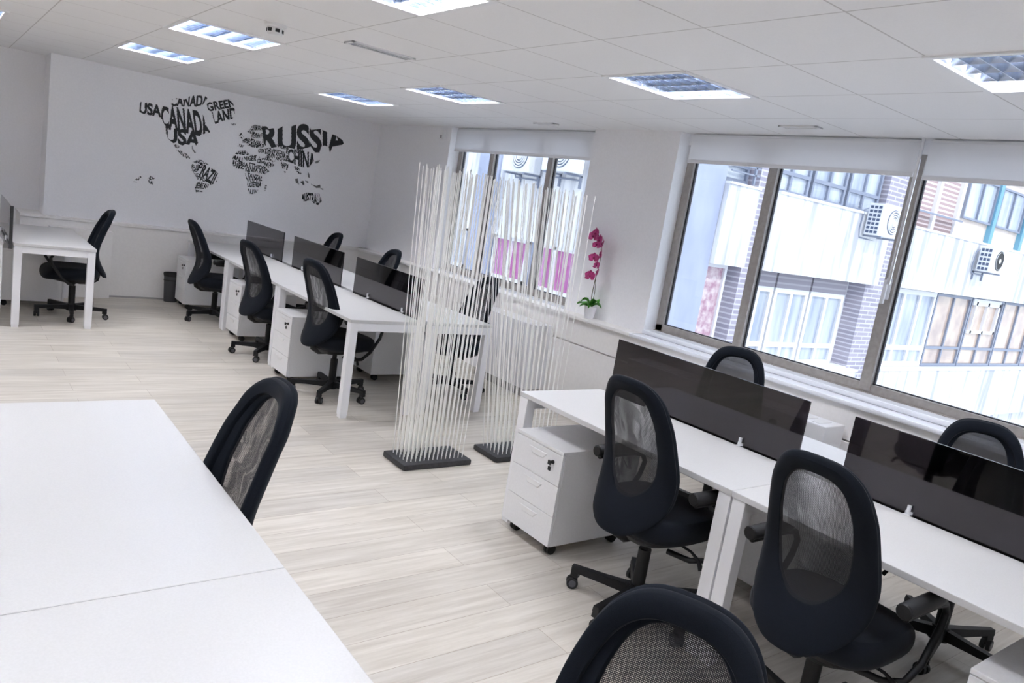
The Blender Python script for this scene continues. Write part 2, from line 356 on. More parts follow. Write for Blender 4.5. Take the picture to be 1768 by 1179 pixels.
for k, (x, y) in enumerate(LIGHTS):
    lab = LL[k] if k < len(LL) else 'square louvre ceiling lamp in the part of the room behind the camera'
    if k == 0: lt['label'] = lab; lt.location = (x, y, ZC)
    else: dup(lt, (x, y, ZC), 0, lab)
def slot(name, x0, x1, y0, y1, label, z=ZC):
    t = thing(name, label, 'ceiling vent', ((x0+x1)/2, (y0+y1)/2, z), 0); a, b = (x1-x0)/2, (y1-y0)/2
    f = MB(); w_ = .02
    f.box(-a, a, -b, -b+w_, -.010, 0, .002); f.box(-a, a, b-w_, b, -.010, 0, .002); f.box(-a, -a+w_, -b, b, -.010, 0, .002); f.box(a-w_, a, -b, b, -.010, 0, .002)
    if a > b: f.box(-a, a, -.004, .004, -.008, 0)
    else: f.box(-.004, .004, -b, b, -.008, 0)
    f.build('frame', 'fixture', t); MB().box(-a+.01, a-.01, -b+.01, b-.01, -.003, -.0005).build('slot', 'bin', t)
slot('air_vent', 1.93, 2.36, 4.38, 4.50, 'long slim slot vent in the ceiling near the smoke detector')
slot('air_vent', 4.42, 4.50, 2.86, 3.14, 'small slot vent in the ceiling above the wide window')
slot('air_vent', 4.43, 4.50, 5.50, 5.80, 'small slot vent in the ceiling above the narrow window')
t = thing('smoke_detector', 'small white smoke detector with dark slots under the ceiling', 'smoke detector', (1.535, 4.56, ZC))
MB().lathe([(.062, 0), (.062, -.012), (.052, -.02)], 24).build('base', 'fixture', t, True)
MB().lathe([(.042, -.018), (.044, -.05), (.036, -.062), (.0, -.064)][:3], 24).build('housing', 'fixture', t, True)
for a in range(6):
    an = a*PI/3 + .5; m_ = Matrix.Rotation(an, 4, 'Z'); MB().box(.040, .0465, -.012, .012, -.046, -.028, 0, m_).build('slot', 'dark', t)
t = thing('motion_sensor', 'small white sensor box high on the wall left of the narrow window', 'sensor', (XW, 7.86, 2.40))
MB().box(-.05, 0, -.035, .035, -.045, .06, .008).build('housing', 'fixture', t); MB().box(-.052, -.048, -.02, .02, -.035, .0, .002).build('lens', 'skirting', t)

# ================================================================== DESKS
def make_desk(L, D=.6):
    # origin at the floor below the centre; length along y, depth along x
    t = thing('desk', 'desk', 'desk')
    MB().box(-D/2, D/2, -L/2+.001, L/2-.001, .715, .74, .003).build('tabletop', 'desk', t)
    for sx in (-1, 1):
        for sy in (-1, 1):
            x = sx*(D/2-.035); y = sy*(L/2-.035)
            lg = MB().box(x-.03, x+.03, y-.03, y+.03, .02, .714, .003).build('leg', 'metal_white', t)
            MB().box(x-.026, x+.026, y-.026, y+.026, 0, .02).build('foot', 'metal_white', lg)
    for sy in (-1, 1):
        y = sy*(L/2-.035); MB().box(-D/2+.064, D/2-.064, y-.028, y+.028, .655, .714, .002).build('crossbar', 'metal_white', t)
    MB().box(D/2*0-.02, .02, -L/2+.06, L/2-.06, .67, .714, .002).build('beam', 'metal_white', t)
    return t
def place_desk(src, x0, x1, y0, y1, label, group):
    if src.get('label') == 'desk':
        src.location = ((x0+x1)/2, (y0+y1)/2, 0); src['label'] = label; src['group'] = group; return src
    return dup(src, ((x0+x1)/2, (y0+y1)/2, 0), 0, label, group)
G1, G2, G3, G4 = 'white desks of the near right bench', 'white desks of the far bench', 'white desks in the left foreground', 'white desks by the column'
dk = make_desk(1.40); NS = 1.65
place_desk(dk, 2.53, 3.13, 1.65, 3.05, 'white desk of the near bench over the drawer unit with keys', G1)
place_desk(dk, 2.53, 3.13, .25, 1.65, 'white desk of the near bench behind the second black chair, running off bottom right', G1)
place_desk(dk, 3.17, 3.77, 1.65, 3.05, 'white desk behind the left smoked screen of the near bench', G1)
place_desk(dk, 3.17, 3.77, .25, 1.65, 'white desk behind the right smoked screen of the near bench', G1)
d2 = make_desk(1.49)
for k, (a, nm) in enumerate(((4.86, 'nearest the white rods'), (6.35, 'in the middle'), (7.84, 'nearest the map wall'))):
    place_desk(d2, 2.37, 2.98, a, a+1.49, 'white desk on the room side of the far bench, %s' % nm, G2)
    place_desk(d2, 3.03, 3.64, a, a+1.49, 'white desk on the window side of the far bench, %s' % nm, G2)
d3 = make_desk(1.43, .60)
place_desk(d3, .105, .705, 1.638, 3.068, 'white desk top in the left foreground, the farther of the two joined by a seam', G3)
place_desk(d3, .105, .705, .208, 1.638, 'white desk top in the left foreground, the nearer of the two joined by a seam', G3)
d4 = make_desk(1.60, .63)
place_desk(d4, .55, 1.18, 7.67, 9.27, 'white desk with a black chair pushed in, in front of the column', G4)
place_desk(d4, -.15, .48, 7.67, 9.27, 'white desk cut by the left edge of the photo, left of the grey glass screen', G4)

# ---- dividing screens
def make_screen(L=1.23, m='smoked'):
    t = thing('desk_screen', 'screen', 'desk divider')
    MB().box(-.005, .005, -L/2, L/2, -.03, .315, .001).build('panel', m, t)
    for s_ in (-1, 1):
        MB().cyl((0, s_*.31, 0), (0, s_*.31, .012), .016, n=16).cyl((-.012, s_*.31, .010), (-.012, s_*.31, .038), .008, n=12).cyl((.012, s_*.31, .010), (.012, s_*.31, .038), .008, n=12).build('clip', 'metal_white', t, True)
        MB().box(-.035, .035, s_*.31-.012, s_*.31+.012, .0, .0012).build('clip_plate', 'metal_white', t)
    return t
sc = make_screen(); sc['label'] = 'smoked desk screen of the near bench, left one, behind the chair by the drawer unit'; sc['group'] = 'smoked screens of the near bench'; sc.location = (3.15, 2.375, .7405)
dup(sc, (3.15, .93, .7405), 0, 'smoked desk screen of the near bench, right one, cut by the edge of the photo')
for yc, nm in ((5.56, 'nearest the white rods, partly behind them'), (7.07, 'middle one of three'), (8.60, 'smallest, nearest the map wall')):
    dup(sc, (3.005, yc, .7405), 0, 'smoked desk screen of the far bench, %s' % nm, 'smoked screens of the far bench')
gs = make_screen(1.3, 'clear_grey'); gs['label'] = 'grey see-through desk screen with a black edge at the left edge of the photo'; gs.location = (.515, 8.13, .7405)
MB().box(-.012, .012, -.665, -.650, -.03, .325, .002).build('edge_profile', 'base_black', gs)
MB().box(-.010, .010, -.65, .65, .0, .014, .002).build('bottom_profile', 'base_black', gs)

# ================================================================== DRAWER UNITS (front faces -x locally)
def make_ped():
    t = thing('drawer_unit', 'unit', 'drawer unit'); D, B = .56, .38
    MB().box(.018, D, -B/2, B/2, .06, .545, .003).build('body', 'ped', t)
    MB().box(.0, D, -B/2, B/2, .545, .563, .003).build('top', 'ped', t)
    for k in range(3):
        z0 = .062 + k*.161; z1 = z0 + .158
        dr = MB().box(0, .017, -B/2+.001, B/2-.001, z0, z1, .002).build('drawer', 'ped', t)
        zt = z1-.026                                       # scooped grip: a tapering lip
        MB().loops([[(-.002, -.075, zt), (-.002, .075, zt), (-.002, .045, zt-.032), (-.002, -.045, zt-.032)], [(-.006, -.068, zt-.003), (-.006, .068, zt-.003), (-.004, .042, zt-.029), (-.004, -.042, zt-.029)]]).build('grip', 'fixture', dr)
    lk = MB().cyl((-.008, -.125, .493), (0, -.125, .493), .010, n=14).build('lock', 'base_black', t, True)
    MB().cyl((-.026, -.125, .493), (-.006, -.125, .493), .004, n=8).box(-.030, -.022, -.135, -.115, .482, .504, .002).build('key', 'rubber', lk)
    MB().cyl((-.016, -.121, .478), (-.016, -.121, .466), .0015, n=6).box(-.020, -.014, -.131, -.111, .448, .470, .003).build('key', 'rubber', lk)
    for x in (.06, D-.06):
        for y in (-B/2+.045, B/2-.045):
            MB().cyl((x, y-.018, .027), (x, y-.004, .027), .027, n=16).cyl((x, y+.004, .027), (x, y+.018, .027), .027, n=16).box(x-.016, x+.016, y-.004, y+.004, .02, .06).build('caster', 'rubber', t, True)
    return t
pd = make_ped(); pd['label'] = 'white three-drawer unit with black lock and keys under the far end of the near bench'; pd['group'] = 'white drawer units'; pd.location = (2.475, 2.765, 0)
dup(pd, (2.50, .515, 0), 0, 'white drawer unit in the bottom right corner, only its top corner showing')
dup(pd, (3.80, 1.915, 0), PI, 'white drawer unit on the window side of the near bench, seen behind the desk legs')
dup(pd, (2.31, 5.97, 0), 0, 'white drawer unit of the far bench, beside the chair nearest the white rods')
dup(pd, (2.37, 7.46, 0), 0, 'white drawer unit of the far bench, beside the middle chair')
dup(pd, (2.25, 9.03, 0), 0, 'white drawer unit of the far bench, nearest the map wall beside the bin')
dup(pd, (3.66, 6.02, 0), PI, 'white drawer unit on the window side of the far bench, seen under the desk end')
dup(pd, (3.66, 6.63, 0), PI, 'white drawer unit on the window side of the far bench, under its middle desk')
dup(pd, (1.06, 8.82, 0), PI, 'white drawer unit under the desk in front of the column')
# bin
t = thing('waste_bin', 'dark grey waste bin standing beside the farthest drawer unit', 'bin', (2.225, 9.315, 0))
MB().loops([[(math.cos(a)*r*1.1, math.sin(a)*r, z) for a in [2*PI*i/20 for i in range(20)]] for r, z in ((.066, 0), (.080, .32), (.076, .32), (.062, .01))], True, True).build('body', 'bin', t, True)
MB().loops([[(math.cos(a)*r*1.1, math.sin(a)*r, z) for a in [2*PI*i/20 for i in range(20)]] for r, z in ((.081, .30), (.086, .32), (.084, .34), (.072, .335), (.068, .28), (.082, .25))], False, False).build('liner', 'rubber', t, True)

# ================================================================== CHAIRS
def interp(tab, z):
    if z <= tab[0][0]: return tab[0][1]
    for (a, b), (c, d) in zip(tab[:-1], tab[1:]):
        if z <= c:
            u = (z-a)/(c-a); u = u*u*(3-2*u)*.5 + u*.5; return b + (d-b)*u
    return tab[-1][1]
CX = [(.36, -.285), (.43, -.25), (.50, -.212), (.58, -.188), (.66, -.185), (.75, -.205), (.85, -.24), (.95, -.275), (1.06, -.305)]
WO = [(.38, .215), (.52, .225), (.65, .212), (.8, .197), (.95, .192), (1.06, .19)]
WI = [(.54, .115), (.65, .128), (.8, .128), (.95, .122), (1.0, .118)]
WM = [(.50, .150), (.65, .168), (.8, .160), (.95, .150), (1.03, .145)]
N = 56
def outline(z0, z1, Wt, grow=0, p=2.5):
    zm, zr = (z0+z1)/2, (z1-z0)/2 + grow; L = []
    for i in range(N):
        a = 2*PI*i/N; s_, c_ = math.sin(a), math.cos(a)
        pp = p+.6 if s_ > 0 else p
        u = math.copysign(abs(s_)**(2/pp), s_); z = zm + zr*u
        y = (interp(Wt, z)+grow)*math.copysign(abs(c_)**(2/pp), c_); L.append((y, z))
    return L
def surf(y, z, off=0): return Vector((interp(CX, z) + 1.1*y*y + off, y, z))
def ring(O, I, t0, t1, bulge=.012):
    # closed section swept round: outer edge -> rear face -> inner edge -> front face
    Ls = []
    def lp(u, off): return [surf(o[0]+(i[0]-o[0])*u, o[1]+(i[1]-o[1])*u, off) for o, i in zip(O, I)]
    tm = (t0+t1)/2
    for u, off in ((-.02, tm), (.04, t0+.004), (.3, t0-bulge*.7), (.6, t0-bulge*.5), (.95, t0+.002), (1.0, tm), (.95, t1-.002), (.6, t1+bulge*.3), (.3, t1+bulge*.5), (.04, t1-.004)): Ls.append(lp(u, off))
    return Ls
def sheet(b, O, off):
    rings = [[surf(y*k, .765+(z-.765)*k, off) for y, z in O] for k in (1, .75, .5, .25, .05)]
    b.loops(rings, False, True)
def make_chair():
    t = thing('office_chair', 'chair', 'office chair')
    O = outline(.385, 1.06, WO); OF = outline(.387, 1.058, WO, -.001)
    b = MB(); b.loops(ring(O, outline(.555, .995, WI), -.022, .004), ringclosed=True); b.build('back_shell', 'fabric', t, True, 1)
    b = MB(); b.loops(ring(OF, outline(.50, 1.005, WM), -.010, .024, .004), ringclosed=True); b.build('back_frame', 'fabric', t, True, 1)
    b = MB(); IO = outline(.545, 1.003, WI, .006); sheet(b, IO, -.006); sheet(b, IO, -.017); b.build('back_mesh', 'mesh', t, True)
    b = MB()                                               # seat cushion
    def se(z, k, a=.245, bb=.25, p=3.2, cx=.03):
        L = []
        for i in range(40):
            an = 2*PI*i/40; c_, s_ = math.cos(an), math.sin(an)
            x = cx + a*k*math.copysign(abs(c_)**(2/p), c_); y = bb*k*math.copysign(abs(s_)**(2/p), s_)
            dz = -.03*max(0, (x-.10)/.17)**2*k
            L.append((x, y, z+dz))
        return L
    b.loops([se(.372, .80), se(.378, .90), (se(.405, .985)), se(.44, 1.0), se(.468, .985), se(.486, .93), se(.492, .8), se(.488, .5), se(.484, .1)]); b.build('seat', 'fabric', t, True, 1)
    b = MB(); b.loops([se(.33, .42, cx=-.02), se(.338, .55, cx=-.02), se(.372, .82, cx=.01), se(.385, .86, cx=.02)]); b.build('seat_shell', 'plastic', t, True)
    b = MB(); b.tube([(-.05, 0, .345), (-.15, 0, .345), (-.20, 0, .37), (-.218, 0, .42), (-.208, 0, .47)], [.03, .028, .022, .014, .010], 10, 1.3); b.build('back_bracket', 'plastic', t, True)
    b = MB().cyl((0, 0, .075), (0, 0, .30), .029, n=20).cyl((0, 0, .30), (0, 0, .37), .018, n=16); b.build('gas_lift', 'plastic', t, True)
    b = MB().cyl((0, 0, .062), (0, 0, .128), .045, .038, 20)
    for k in range(5):
        m_ = Matrix.Rotation(2*PI*k/5, 4, 'Z')
        sec = lambda x, w_, z0, z1: [m_ @ Vector(p) for p in ((x, -w_, z0), (x, w_, z0), (x, w_*.8, z1), (x, -w_*.8, z1))]
        b.loops([sec(.02, .024, .072, .122), sec(.15, .021, .078, .114), sec(.315, .017, .082, .110)])
        b.loops([sec(.278, .017, .058, .085), sec(.315, .017, .058, .085)])
    b.build('star_base', 'plastic', t)
    for k in range(5):
        m_ = Matrix.Translation((.297*math.cos(2*PI*k/5), .297*math.sin(2*PI*k/5), 0)) @ Matrix.Rotation(2*PI*k/5 + k*1.3 + .4, 4, 'Z')
        b = MB()
        for s_ in (-1, 1): b.cyl(m_ @ Vector((.008, s_*.006, .027)), m_ @ Vector((.008, s_*.022, .027)), .027, n=18)
        b.cyl(m_ @ Vector((0, 0, .03)), m_ @ Vector((0, 0, .066)), .011, n=10)
        cs = b.build('caster', 'rubber', t, True)
        b = MB()
        for s_ in (-1, 1): b.cyl(m_ @ Vector((.008, s_*.0215, .027)), m_ @ Vector((.008, s_*.0235, .027)), .017, n=14)
        b.build('wheel_cap', 'grey_plastic', cs, True)
    for s_ in (-1, 1):
        y = s_*.285
        ar = MB().tube([(-.10, y, .640), (.13, y, .640), (.195, y, .628), (.222, y, .59), (.205, y, .53), (.13, y, .42), (.07, s_*.27, .362), (.03, s_*.22, .345), (.0, s_*.12, .345)], .0125, 10).build('armrest', 'plastic', t, True)
        MB().tube([(-.125, y, .668), (-.12, y, .668), (.10, y, .668), (.135, y, .664), (.15, y, .658)], [.022, .027, .027, .024, .014], 14, 1.0).build('arm_pad', 'plastic', ar, True)
    MB().tube([(.03, -.08, .352), (.03, -.22, .345), (.03, -.265, .325), (.03, -.285, .29)], [.006, .006, .009, .011], 8).build('lever', 'plastic', t, True)
    return t
ch = make_chair()
CH = [((2.56, 2.04), 0, .04, 'black mesh-back office chair at the near bench, beside the drawer unit with keys', 'chairs at the near bench'),
      ((2.52, 1.17), 0, .03, 'black mesh-back office chair at the near bench, in front of the right smoked screen', 'chairs at the near bench'),
      ((3.826, 2.668), 212, 0, 'black chair by the wide window, left one of two, only its top showing', 'chairs at the near bench'),
      ((3.73, 1.21), 207, 0, 'black chair by the wide window, cut by the right edge of the photo', 'chairs at the near bench'),
      ((.825, .655), 198, -.005, 'black mesh-back chair cut off by the bottom edge of the photo', 'chairs at the left foreground desks'),
      ((.57, 2.19), 180, .0, 'black mesh-back chair tucked behind the left foreground desk', 'chairs at the left foreground desks'),
      ((1.08, 8.25), 180, .01, 'black office chair at the desk in front of the column, facing left', None),
      ((2.43, 8.30), 0, 0, 'black office chair at the far bench, the one nearest the bin', 'chairs at the far bench'),
      ((2.48, 6.73), 10, 0, 'black office chair at the far bench, middle one on the room side', 'chairs at the far bench'),
      ((2.56, 5.45), 8, .03, 'black office chair at the far bench, nearest the white rods on the room side', 'chairs at the far bench'),
      ((3.72, 8.85), 180, 0, 'black chair behind the middle screen of the far bench, only its top showing', 'chairs at the far bench'),
      ((3.72, 7.33), 180, 0, 'black chair behind the screen nearest the white rods, only its top showing', 'chairs at the far bench'),
      ((3.72, 5.50), 180, 0, 'black office chair seen through the white rods, window side of the far bench', 'chairs at the far bench')]
spins = [118, 0, 20, -22, 48, 20, -24, 200, 160, 85, 0, 30, 50]
for k, ((x, y), a, up, lab, g) in enumerate(CH):
    if k == 0:
        ch.location = (x, y, 0); ch.rotation_euler = (0, 0, math.radians(a)); ch['label'] = lab; ch['group'] = g; c = ch
    else: c = dup(ch, (x, y, 0), math.radians(a), lab, g)
    if not g and 'group' in c: del c['group']
    CH[k] = (c, up)
index()
for (c, up), s_ in zip(CH, spins):      # the star base swivels freely under each seat
    for o in kids[c]:
        if o.name.startswith(('star_base', 'caster')): o.rotation_euler = (0, 0, math.radians(s_) - c.rotation_euler.z)
        elif not o.name.startswith(('gas_lift', 'armrest')): o.location.z = up

# ================================================================== ROD SCREENS
def rods(x0, x1, y0, y1, tx0, tx1, ty0, ty1, nx, ny, label):
    cx, cy = (x0+x1)/2, (y0+y1)/2
    t = thing('rod_screen', label, 'room divider', (cx, cy, 0), 0, 'room dividers of white rods on black bases')
    MB().box(x0-cx, x1-cx, y0-cy, y1-cy, 0, .04, .012).build('base', 'base_black', t, True)
    k = 0
    for j in range(ny):
        for i in range(nx):
            u = (i+.5)/nx; v = (j+.5)/ny
            bx = x0+.03+(x1-x0-.06)*u; by = y0+.03+(y1-y0-.06)*v
            ex = tx0+(tx1-tx0)*(u+random.uniform(-.03, .03)); ey = ty0+(ty1-ty0)*(v+random.uniform(-.05, .05)); ez = 1.86+random.uniform(-.02, .02)
            MB().cyl((bx-cx, by-cy, .036), (ex-cx, ey-cy, ez), .0033, .0029, 6).build('rod', 'rod', t, True)
rods(2.335, 2.845, 3.81, 4.09, 2.27, 2.80, 3.80, 4.06, 14, 5, 'screen of thin white rods standing on a black base, left one')
rods(3.04, 3.62, 3.80, 4.08, 2.80, 3.55, 3.80, 4.06, 14, 5, 'screen of thin white rods standing on a black base, right one behind the near bench')

# ================================================================== ORCHID
t = thing('potted_orchid', 'magenta orchid in a white pot on the ledge between the windows', 'potted plant', (4.655, 4.84, ZD))
MB().lathe([(.038, 0), (.042, .005), (.055, .105), (.058, .112), (.054, .112), (.050, .095), (.001, .095)], 28).build('pot', 'pot', t, True)
MB().lathe([(.050, .094), (.03, .10), (.002, .102)], 16).build('soil', 'soil', t, True)
def leaf(an, L, w_, lift, m='leaf'):
    b = MB(); A = []
    R = Matrix.Rotation(an, 4, 'Z')
    for i in range(9):
        u = i/8; r = L*u; z = .10 + lift*math.sin(u*PI*.75) - .02*u*u; ww = w_*math.sin(PI*(.08+.92*u)**.8)+.002
        A.append([R @ Vector(p) for p in ((r, -ww, z+.012*ww/w_), (r, 0, z-.004), (r, ww, z+.012*ww/w_), (r, 0, z-.010))])
    b.loops(A); b.build('leaf', m, t, True)
for an, L, w_, lf in ((100, .16, .042, .035), (150, .10, .030, .03), (-60, .10, .040, .05), (-85, .09, .046, .085), (105, .11, .012, .075), (215, .09, .026, .03)): leaf(math.radians(an), L, w_, lf)
st = [(0, 0, .09), (-.004, .005, .22), (-.01, -.008, .36), (-.014, -.03, .48), (-.018, -.035, .60), (-.02, -.02, .68), (-.02, .03, .735), (-.02, .085, .745), (-.02, .13, .72)]
MB().tube(st, [.004, .0038, .0036, .0034, .003, .0028, .0024, .002, .0015], 8).build('stem', 'stem', t, True)
MB().tube([(.006, -.006, .09), (.0, -.02, .24), (-.008, -.012, .35)], .0028, 6).build('stem', 'stem', t, True)
def flower(p, an, tilt, s_=1.0):
    s_ *= 1.28
    R = Matrix.Translation(p) @ Matrix.Rotation(an, 4, 'Z') @ Matrix.Rotation(tilt, 4, 'Y')
    b = MB()
    for k, (ang, L, w_) in enumerate(((90, .042, .017), (210, .042, .016), (330, .042, .016), (15, .045, .027), (165, .045, .027))):
        a = math.radians(ang); D = Vector((0, math.cos(a), math.sin(a))); Sd = Vector((0, -math.sin(a), math.cos(a))); Ls = []
        for i in range(6):
            u = i/5; ww = w_*math.sin(PI*min(1, .1+.9*u)**1.1)+.001; c = D*(L*u*s_) + Vector((-.012*u*u + .004*(k % 2), 0, 0))
            Ls.append([R @ (c - Sd*ww*s_), R @ (c + Vector((-.003, 0, 0))), R @ (c + Sd*ww*s_), R @ (c + Vector((.0015, 0, 0)))])
        b.loops(Ls)
    fl = b.build('flower', 'petal', t, True)
    MB().lathe([(.002, 0), (.008*s_, .008), (.006*s_, .018), (.002, .022)], 8).build('lip', 'lip', fl, True).matrix_local = R @ Matrix.Rotation(-PI/2, 4, 'Y')
for p, an, ti, s_ in (((-.03, .085, .72), .3, .2, 1.0), ((-.035, .055, .745), -.2, .1, 1.05), ((-.035, -.01, .69), -.3, .1, 1.1), ((-.03, -.045, .665), -.7, .2, .9), ((-.035, .02, .65), .4, .5, .8), ((-.03, -.05, .575), -.5, 0, .85), ((-.03, .035, .535), .7, .2, .9), ((-.03, -.02, .475), 0, .3, .75), ((-.03, -.045, .42), -.6, .2, .75), ((-.035, .035, .375), .3, .1, 1.0)): flower(Vector(p), an, ti, s_)
for p in ((-.02, .135, .715), (-.02, .15, .70), (-.02, .115, .735)):
    MB().lathe([(.001, -.009), (.006, -.003), (.005, .005), (.001, .009)], 8, p).build('bud', 'bud', t, True)

# fan coil casing standing against the dado
for y_, L_, lab in ((3.15, .85, 'low white heater casing against the dado below the wide window, behind the smoked screens'), (5.65, .45, 'low white heater casing below the narrow window, behind the white rods')):
    t = thing('fan_coil_unit', lab, 'heater', (4.584, y_, 0))
    MB().box(-.235, 0, -L_, L_, .08, .69, .006).build('casing', 'metal_white', t)
    MB().box(-.21, -.01, -L_+.05, L_-.05, 0, .08).build('plinth', 'skirting', t)
    g = MB(); n_ = int(L_*2/.095)-1
    for k in range(n_): g.box(-.20, -.06, -L_+.06+k*.095, -L_+.12+k*.095, .69, .693)
    g.build('outlet_grille', 'fixture', t)
# ================================================================== WORLD MAP OF WORDS ON THE FAR WALL (x, z on the wall, metres)
LAND={
 'north_america':[(1.797,2.086),(1.795,2.164),(1.803,2.197),(1.829,2.207),(1.91,2.205),(1.992,2.202),(2.061,2.198),(2.103,2.192),(2.104,2.228),(2.14,2.258),(2.124,2.29),(2.178,2.319),(2.263,2.32),(2.302,2.36),(2.372,2.39),(2.472,2.405),(2.506,2.389),(2.459,2.302),(2.368,2.253),(2.442,2.246),(2.486,2.158),(2.514,2.081),(2.568,2.008),(2.522,1.987),(2.465,1.959),(2.446,1.925),(2.444,1.864),(2.418,1.822),(2.374,1.822),(2.301,1.824),(2.275,1.797),(2.225,1.796),(2.167,1.815),(2.115,1.85),(2.09,1.904),(2.077,1.983),(2.054,2.015),(2.033,2.054),(1.981,2.066),(1.892,2.067),(1.866,2.062),(1.817,2.081)],
 'greenland':[(2.502,2.318),(2.549,2.365),(2.636,2.398),(2.762,2.425),(2.79,2.4),(2.821,2.331),(2.826,2.278),(2.805,2.206),(2.716,2.173),(2.616,2.111),(2.589,2.163),(2.574,2.22),(2.521,2.262)],
 'central_america':[(2.174,1.809),(2.235,1.794),(2.249,1.763),(2.295,1.726),(2.324,1.716),(2.371,1.674),(2.358,1.653),(2.299,1.674),(2.253,1.708),(2.21,1.748)],
 'south_america':[(2.403,1.638),(2.459,1.673),(2.504,1.67),(2.566,1.642),(2.646,1.593),(2.708,1.537),(2.689,1.444),(2.632,1.401),(2.609,1.401),(2.577,1.334),(2.527,1.299),(2.453,1.293),(2.449,1.347),(2.479,1.428),(2.437,1.491),(2.397,1.538),(2.39,1.583)],
 'africa':[(2.845,1.734),(2.865,1.8),(2.915,1.852),(2.992,1.868),(3.052,1.828),(3.131,1.837),(3.181,1.821),(3.231,1.734),(3.307,1.665),(3.251,1.616),(3.223,1.572),(3.231,1.492),(3.196,1.43),(3.161,1.369),(3.107,1.345),(3.069,1.404),(3.042,1.512),(3.01,1.603),(2.982,1.643),(2.904,1.637),(2.862,1.666)],
 'arabia':[(3.191,1.807),(3.286,1.839),(3.366,1.78),(3.358,1.746),(3.283,1.702),(3.239,1.735)],
 'europe':[(2.994,2.095),(3.035,2.165),(3.087,2.199),(3.168,2.191),(3.196,1.999),(3.225,1.956),(3.163,1.922),(3.067,1.921),(2.985,1.945),(2.943,1.888),(2.895,1.898),(2.908,1.932),(2.953,1.955),(2.942,1.984),(3.009,2.028),(3.053,2.067)],
 'british_isles':[(2.893,2.007),(2.909,2.048),(2.929,2.075),(2.958,2.026),(2.945,1.998)],
 'russia':[(3.161,2.189),(3.216,2.2),(3.251,2.175),(3.314,2.198),(3.348,2.188),(3.418,2.238),(3.509,2.248),(3.589,2.295),(3.688,2.327),(3.76,2.303),(3.782,2.264),(3.901,2.298),(4.029,2.272),(4.122,2.256),(4.262,2.197),(4.226,2.157),(4.095,2.109),(4.068,2.029),(4.041,2.099),(3.978,2.101),(3.941,2.082),(3.927,2.004),(3.866,1.994),(3.806,2.058),(3.69,2.005),(3.571,1.992),(3.435,2.001),(3.259,1.938),(3.205,1.992)],
 'middle_asia':[(3.14,1.91),(3.243,1.935),(3.383,2.016),(3.527,2.009),(3.52,1.911),(3.548,1.817),(3.527,1.699),(3.504,1.676),(3.443,1.768),(3.395,1.825),(3.341,1.784),(3.271,1.82),(3.152,1.872)],
 'china':[(3.514,1.974),(3.656,1.999),(3.814,1.985),(3.86,1.968),(3.861,1.885),(3.81,1.797),(3.715,1.782),(3.644,1.797),(3.538,1.824)],
 'mongolia':[(3.587,2),(3.715,2.009),(3.738,1.964),(3.628,1.942)],
 'southeast_asia':[(3.608,1.778),(3.654,1.785),(3.713,1.729),(3.717,1.693),(3.673,1.698)],
 'australia':[(3.765,1.377),(3.762,1.444),(3.812,1.476),(3.868,1.521),(3.923,1.517),(3.998,1.485),(4.031,1.396),(3.989,1.334),(3.933,1.349),(3.876,1.384),(3.79,1.359)],
 'madagascar':[(3.266,1.424),(3.265,1.481),(3.297,1.505),(3.289,1.422)],
 'iceland':[(2.795,2.15),(2.852,2.166),(2.851,2.141),(2.811,2.133)],
 'pacific_islands':[(1.787,1.31),(1.793,1.329),(1.857,1.391),(1.869,1.374),(1.821,1.312)],
 'new_zealand':[(1.933,1.369),(1.958,1.407),(2.001,1.387),(1.993,1.311),(1.951,1.317)],
}
ISLES=[
 [(3.643,1.627),(3.68,1.632),(3.705,1.561),(3.66,1.58)],
 [(3.715,1.599),(3.76,1.619),(3.775,1.563),(3.748,1.568)],
 [(3.776,1.63),(3.826,1.616),(3.807,1.593)],
 [(3.86,1.592),(3.933,1.578),(3.984,1.602),(3.998,1.562),(3.936,1.553)],
 [(3.98,1.559),(4.04,1.559),(4.028,1.537)],
 [(3.799,1.742),(3.829,1.71),(3.831,1.663),(3.808,1.677)],
 [(3.88,1.88),(3.947,1.916),(3.936,1.884),(3.9,1.858)],
 [(2.375,1.807),(2.388,1.825),(2.391,1.787),(2.427,1.748),(2.413,1.738),(2.385,1.771)],
]
WORDS={
 'north_america':[('USA',[(1.795,2.072),(2.022,2.074),(2.012,2.206),(1.793,2.195)]),('CANADA',[(2.039,1.971),(2.585,1.95),(2.51,2.215),(2.023,2.197)]),('USA',[(2.087,1.813),(2.46,1.804),(2.451,1.994),(2.071,1.971)]),('CANADA',[(2.122,2.225),(2.511,2.29),(2.518,2.421),(2.115,2.32)])],
 'greenland':[('GREEN',[(2.528,2.238),(2.825,2.355),(2.793,2.439),(2.493,2.331)]),('LAND',[(2.604,2.106),(2.847,2.214),(2.826,2.347),(2.564,2.233)])],
 'russia':[('RUSSIA',[(3.195,1.927),(4.288,2.041),(4.234,2.385),(3.166,2.214)])],
 'china':[('CHINA',[(3.531,1.818),(3.894,1.757),(3.866,1.994),(3.513,1.978)])],
 'south_america':[('BRAZIL',[(2.459,1.533),(2.656,1.38),(2.718,1.55),(2.492,1.642)])],
 'australia':[('AUSTRALIA',[(3.763,1.36),(4.044,1.329),(4.025,1.489),(3.751,1.468)])],
}
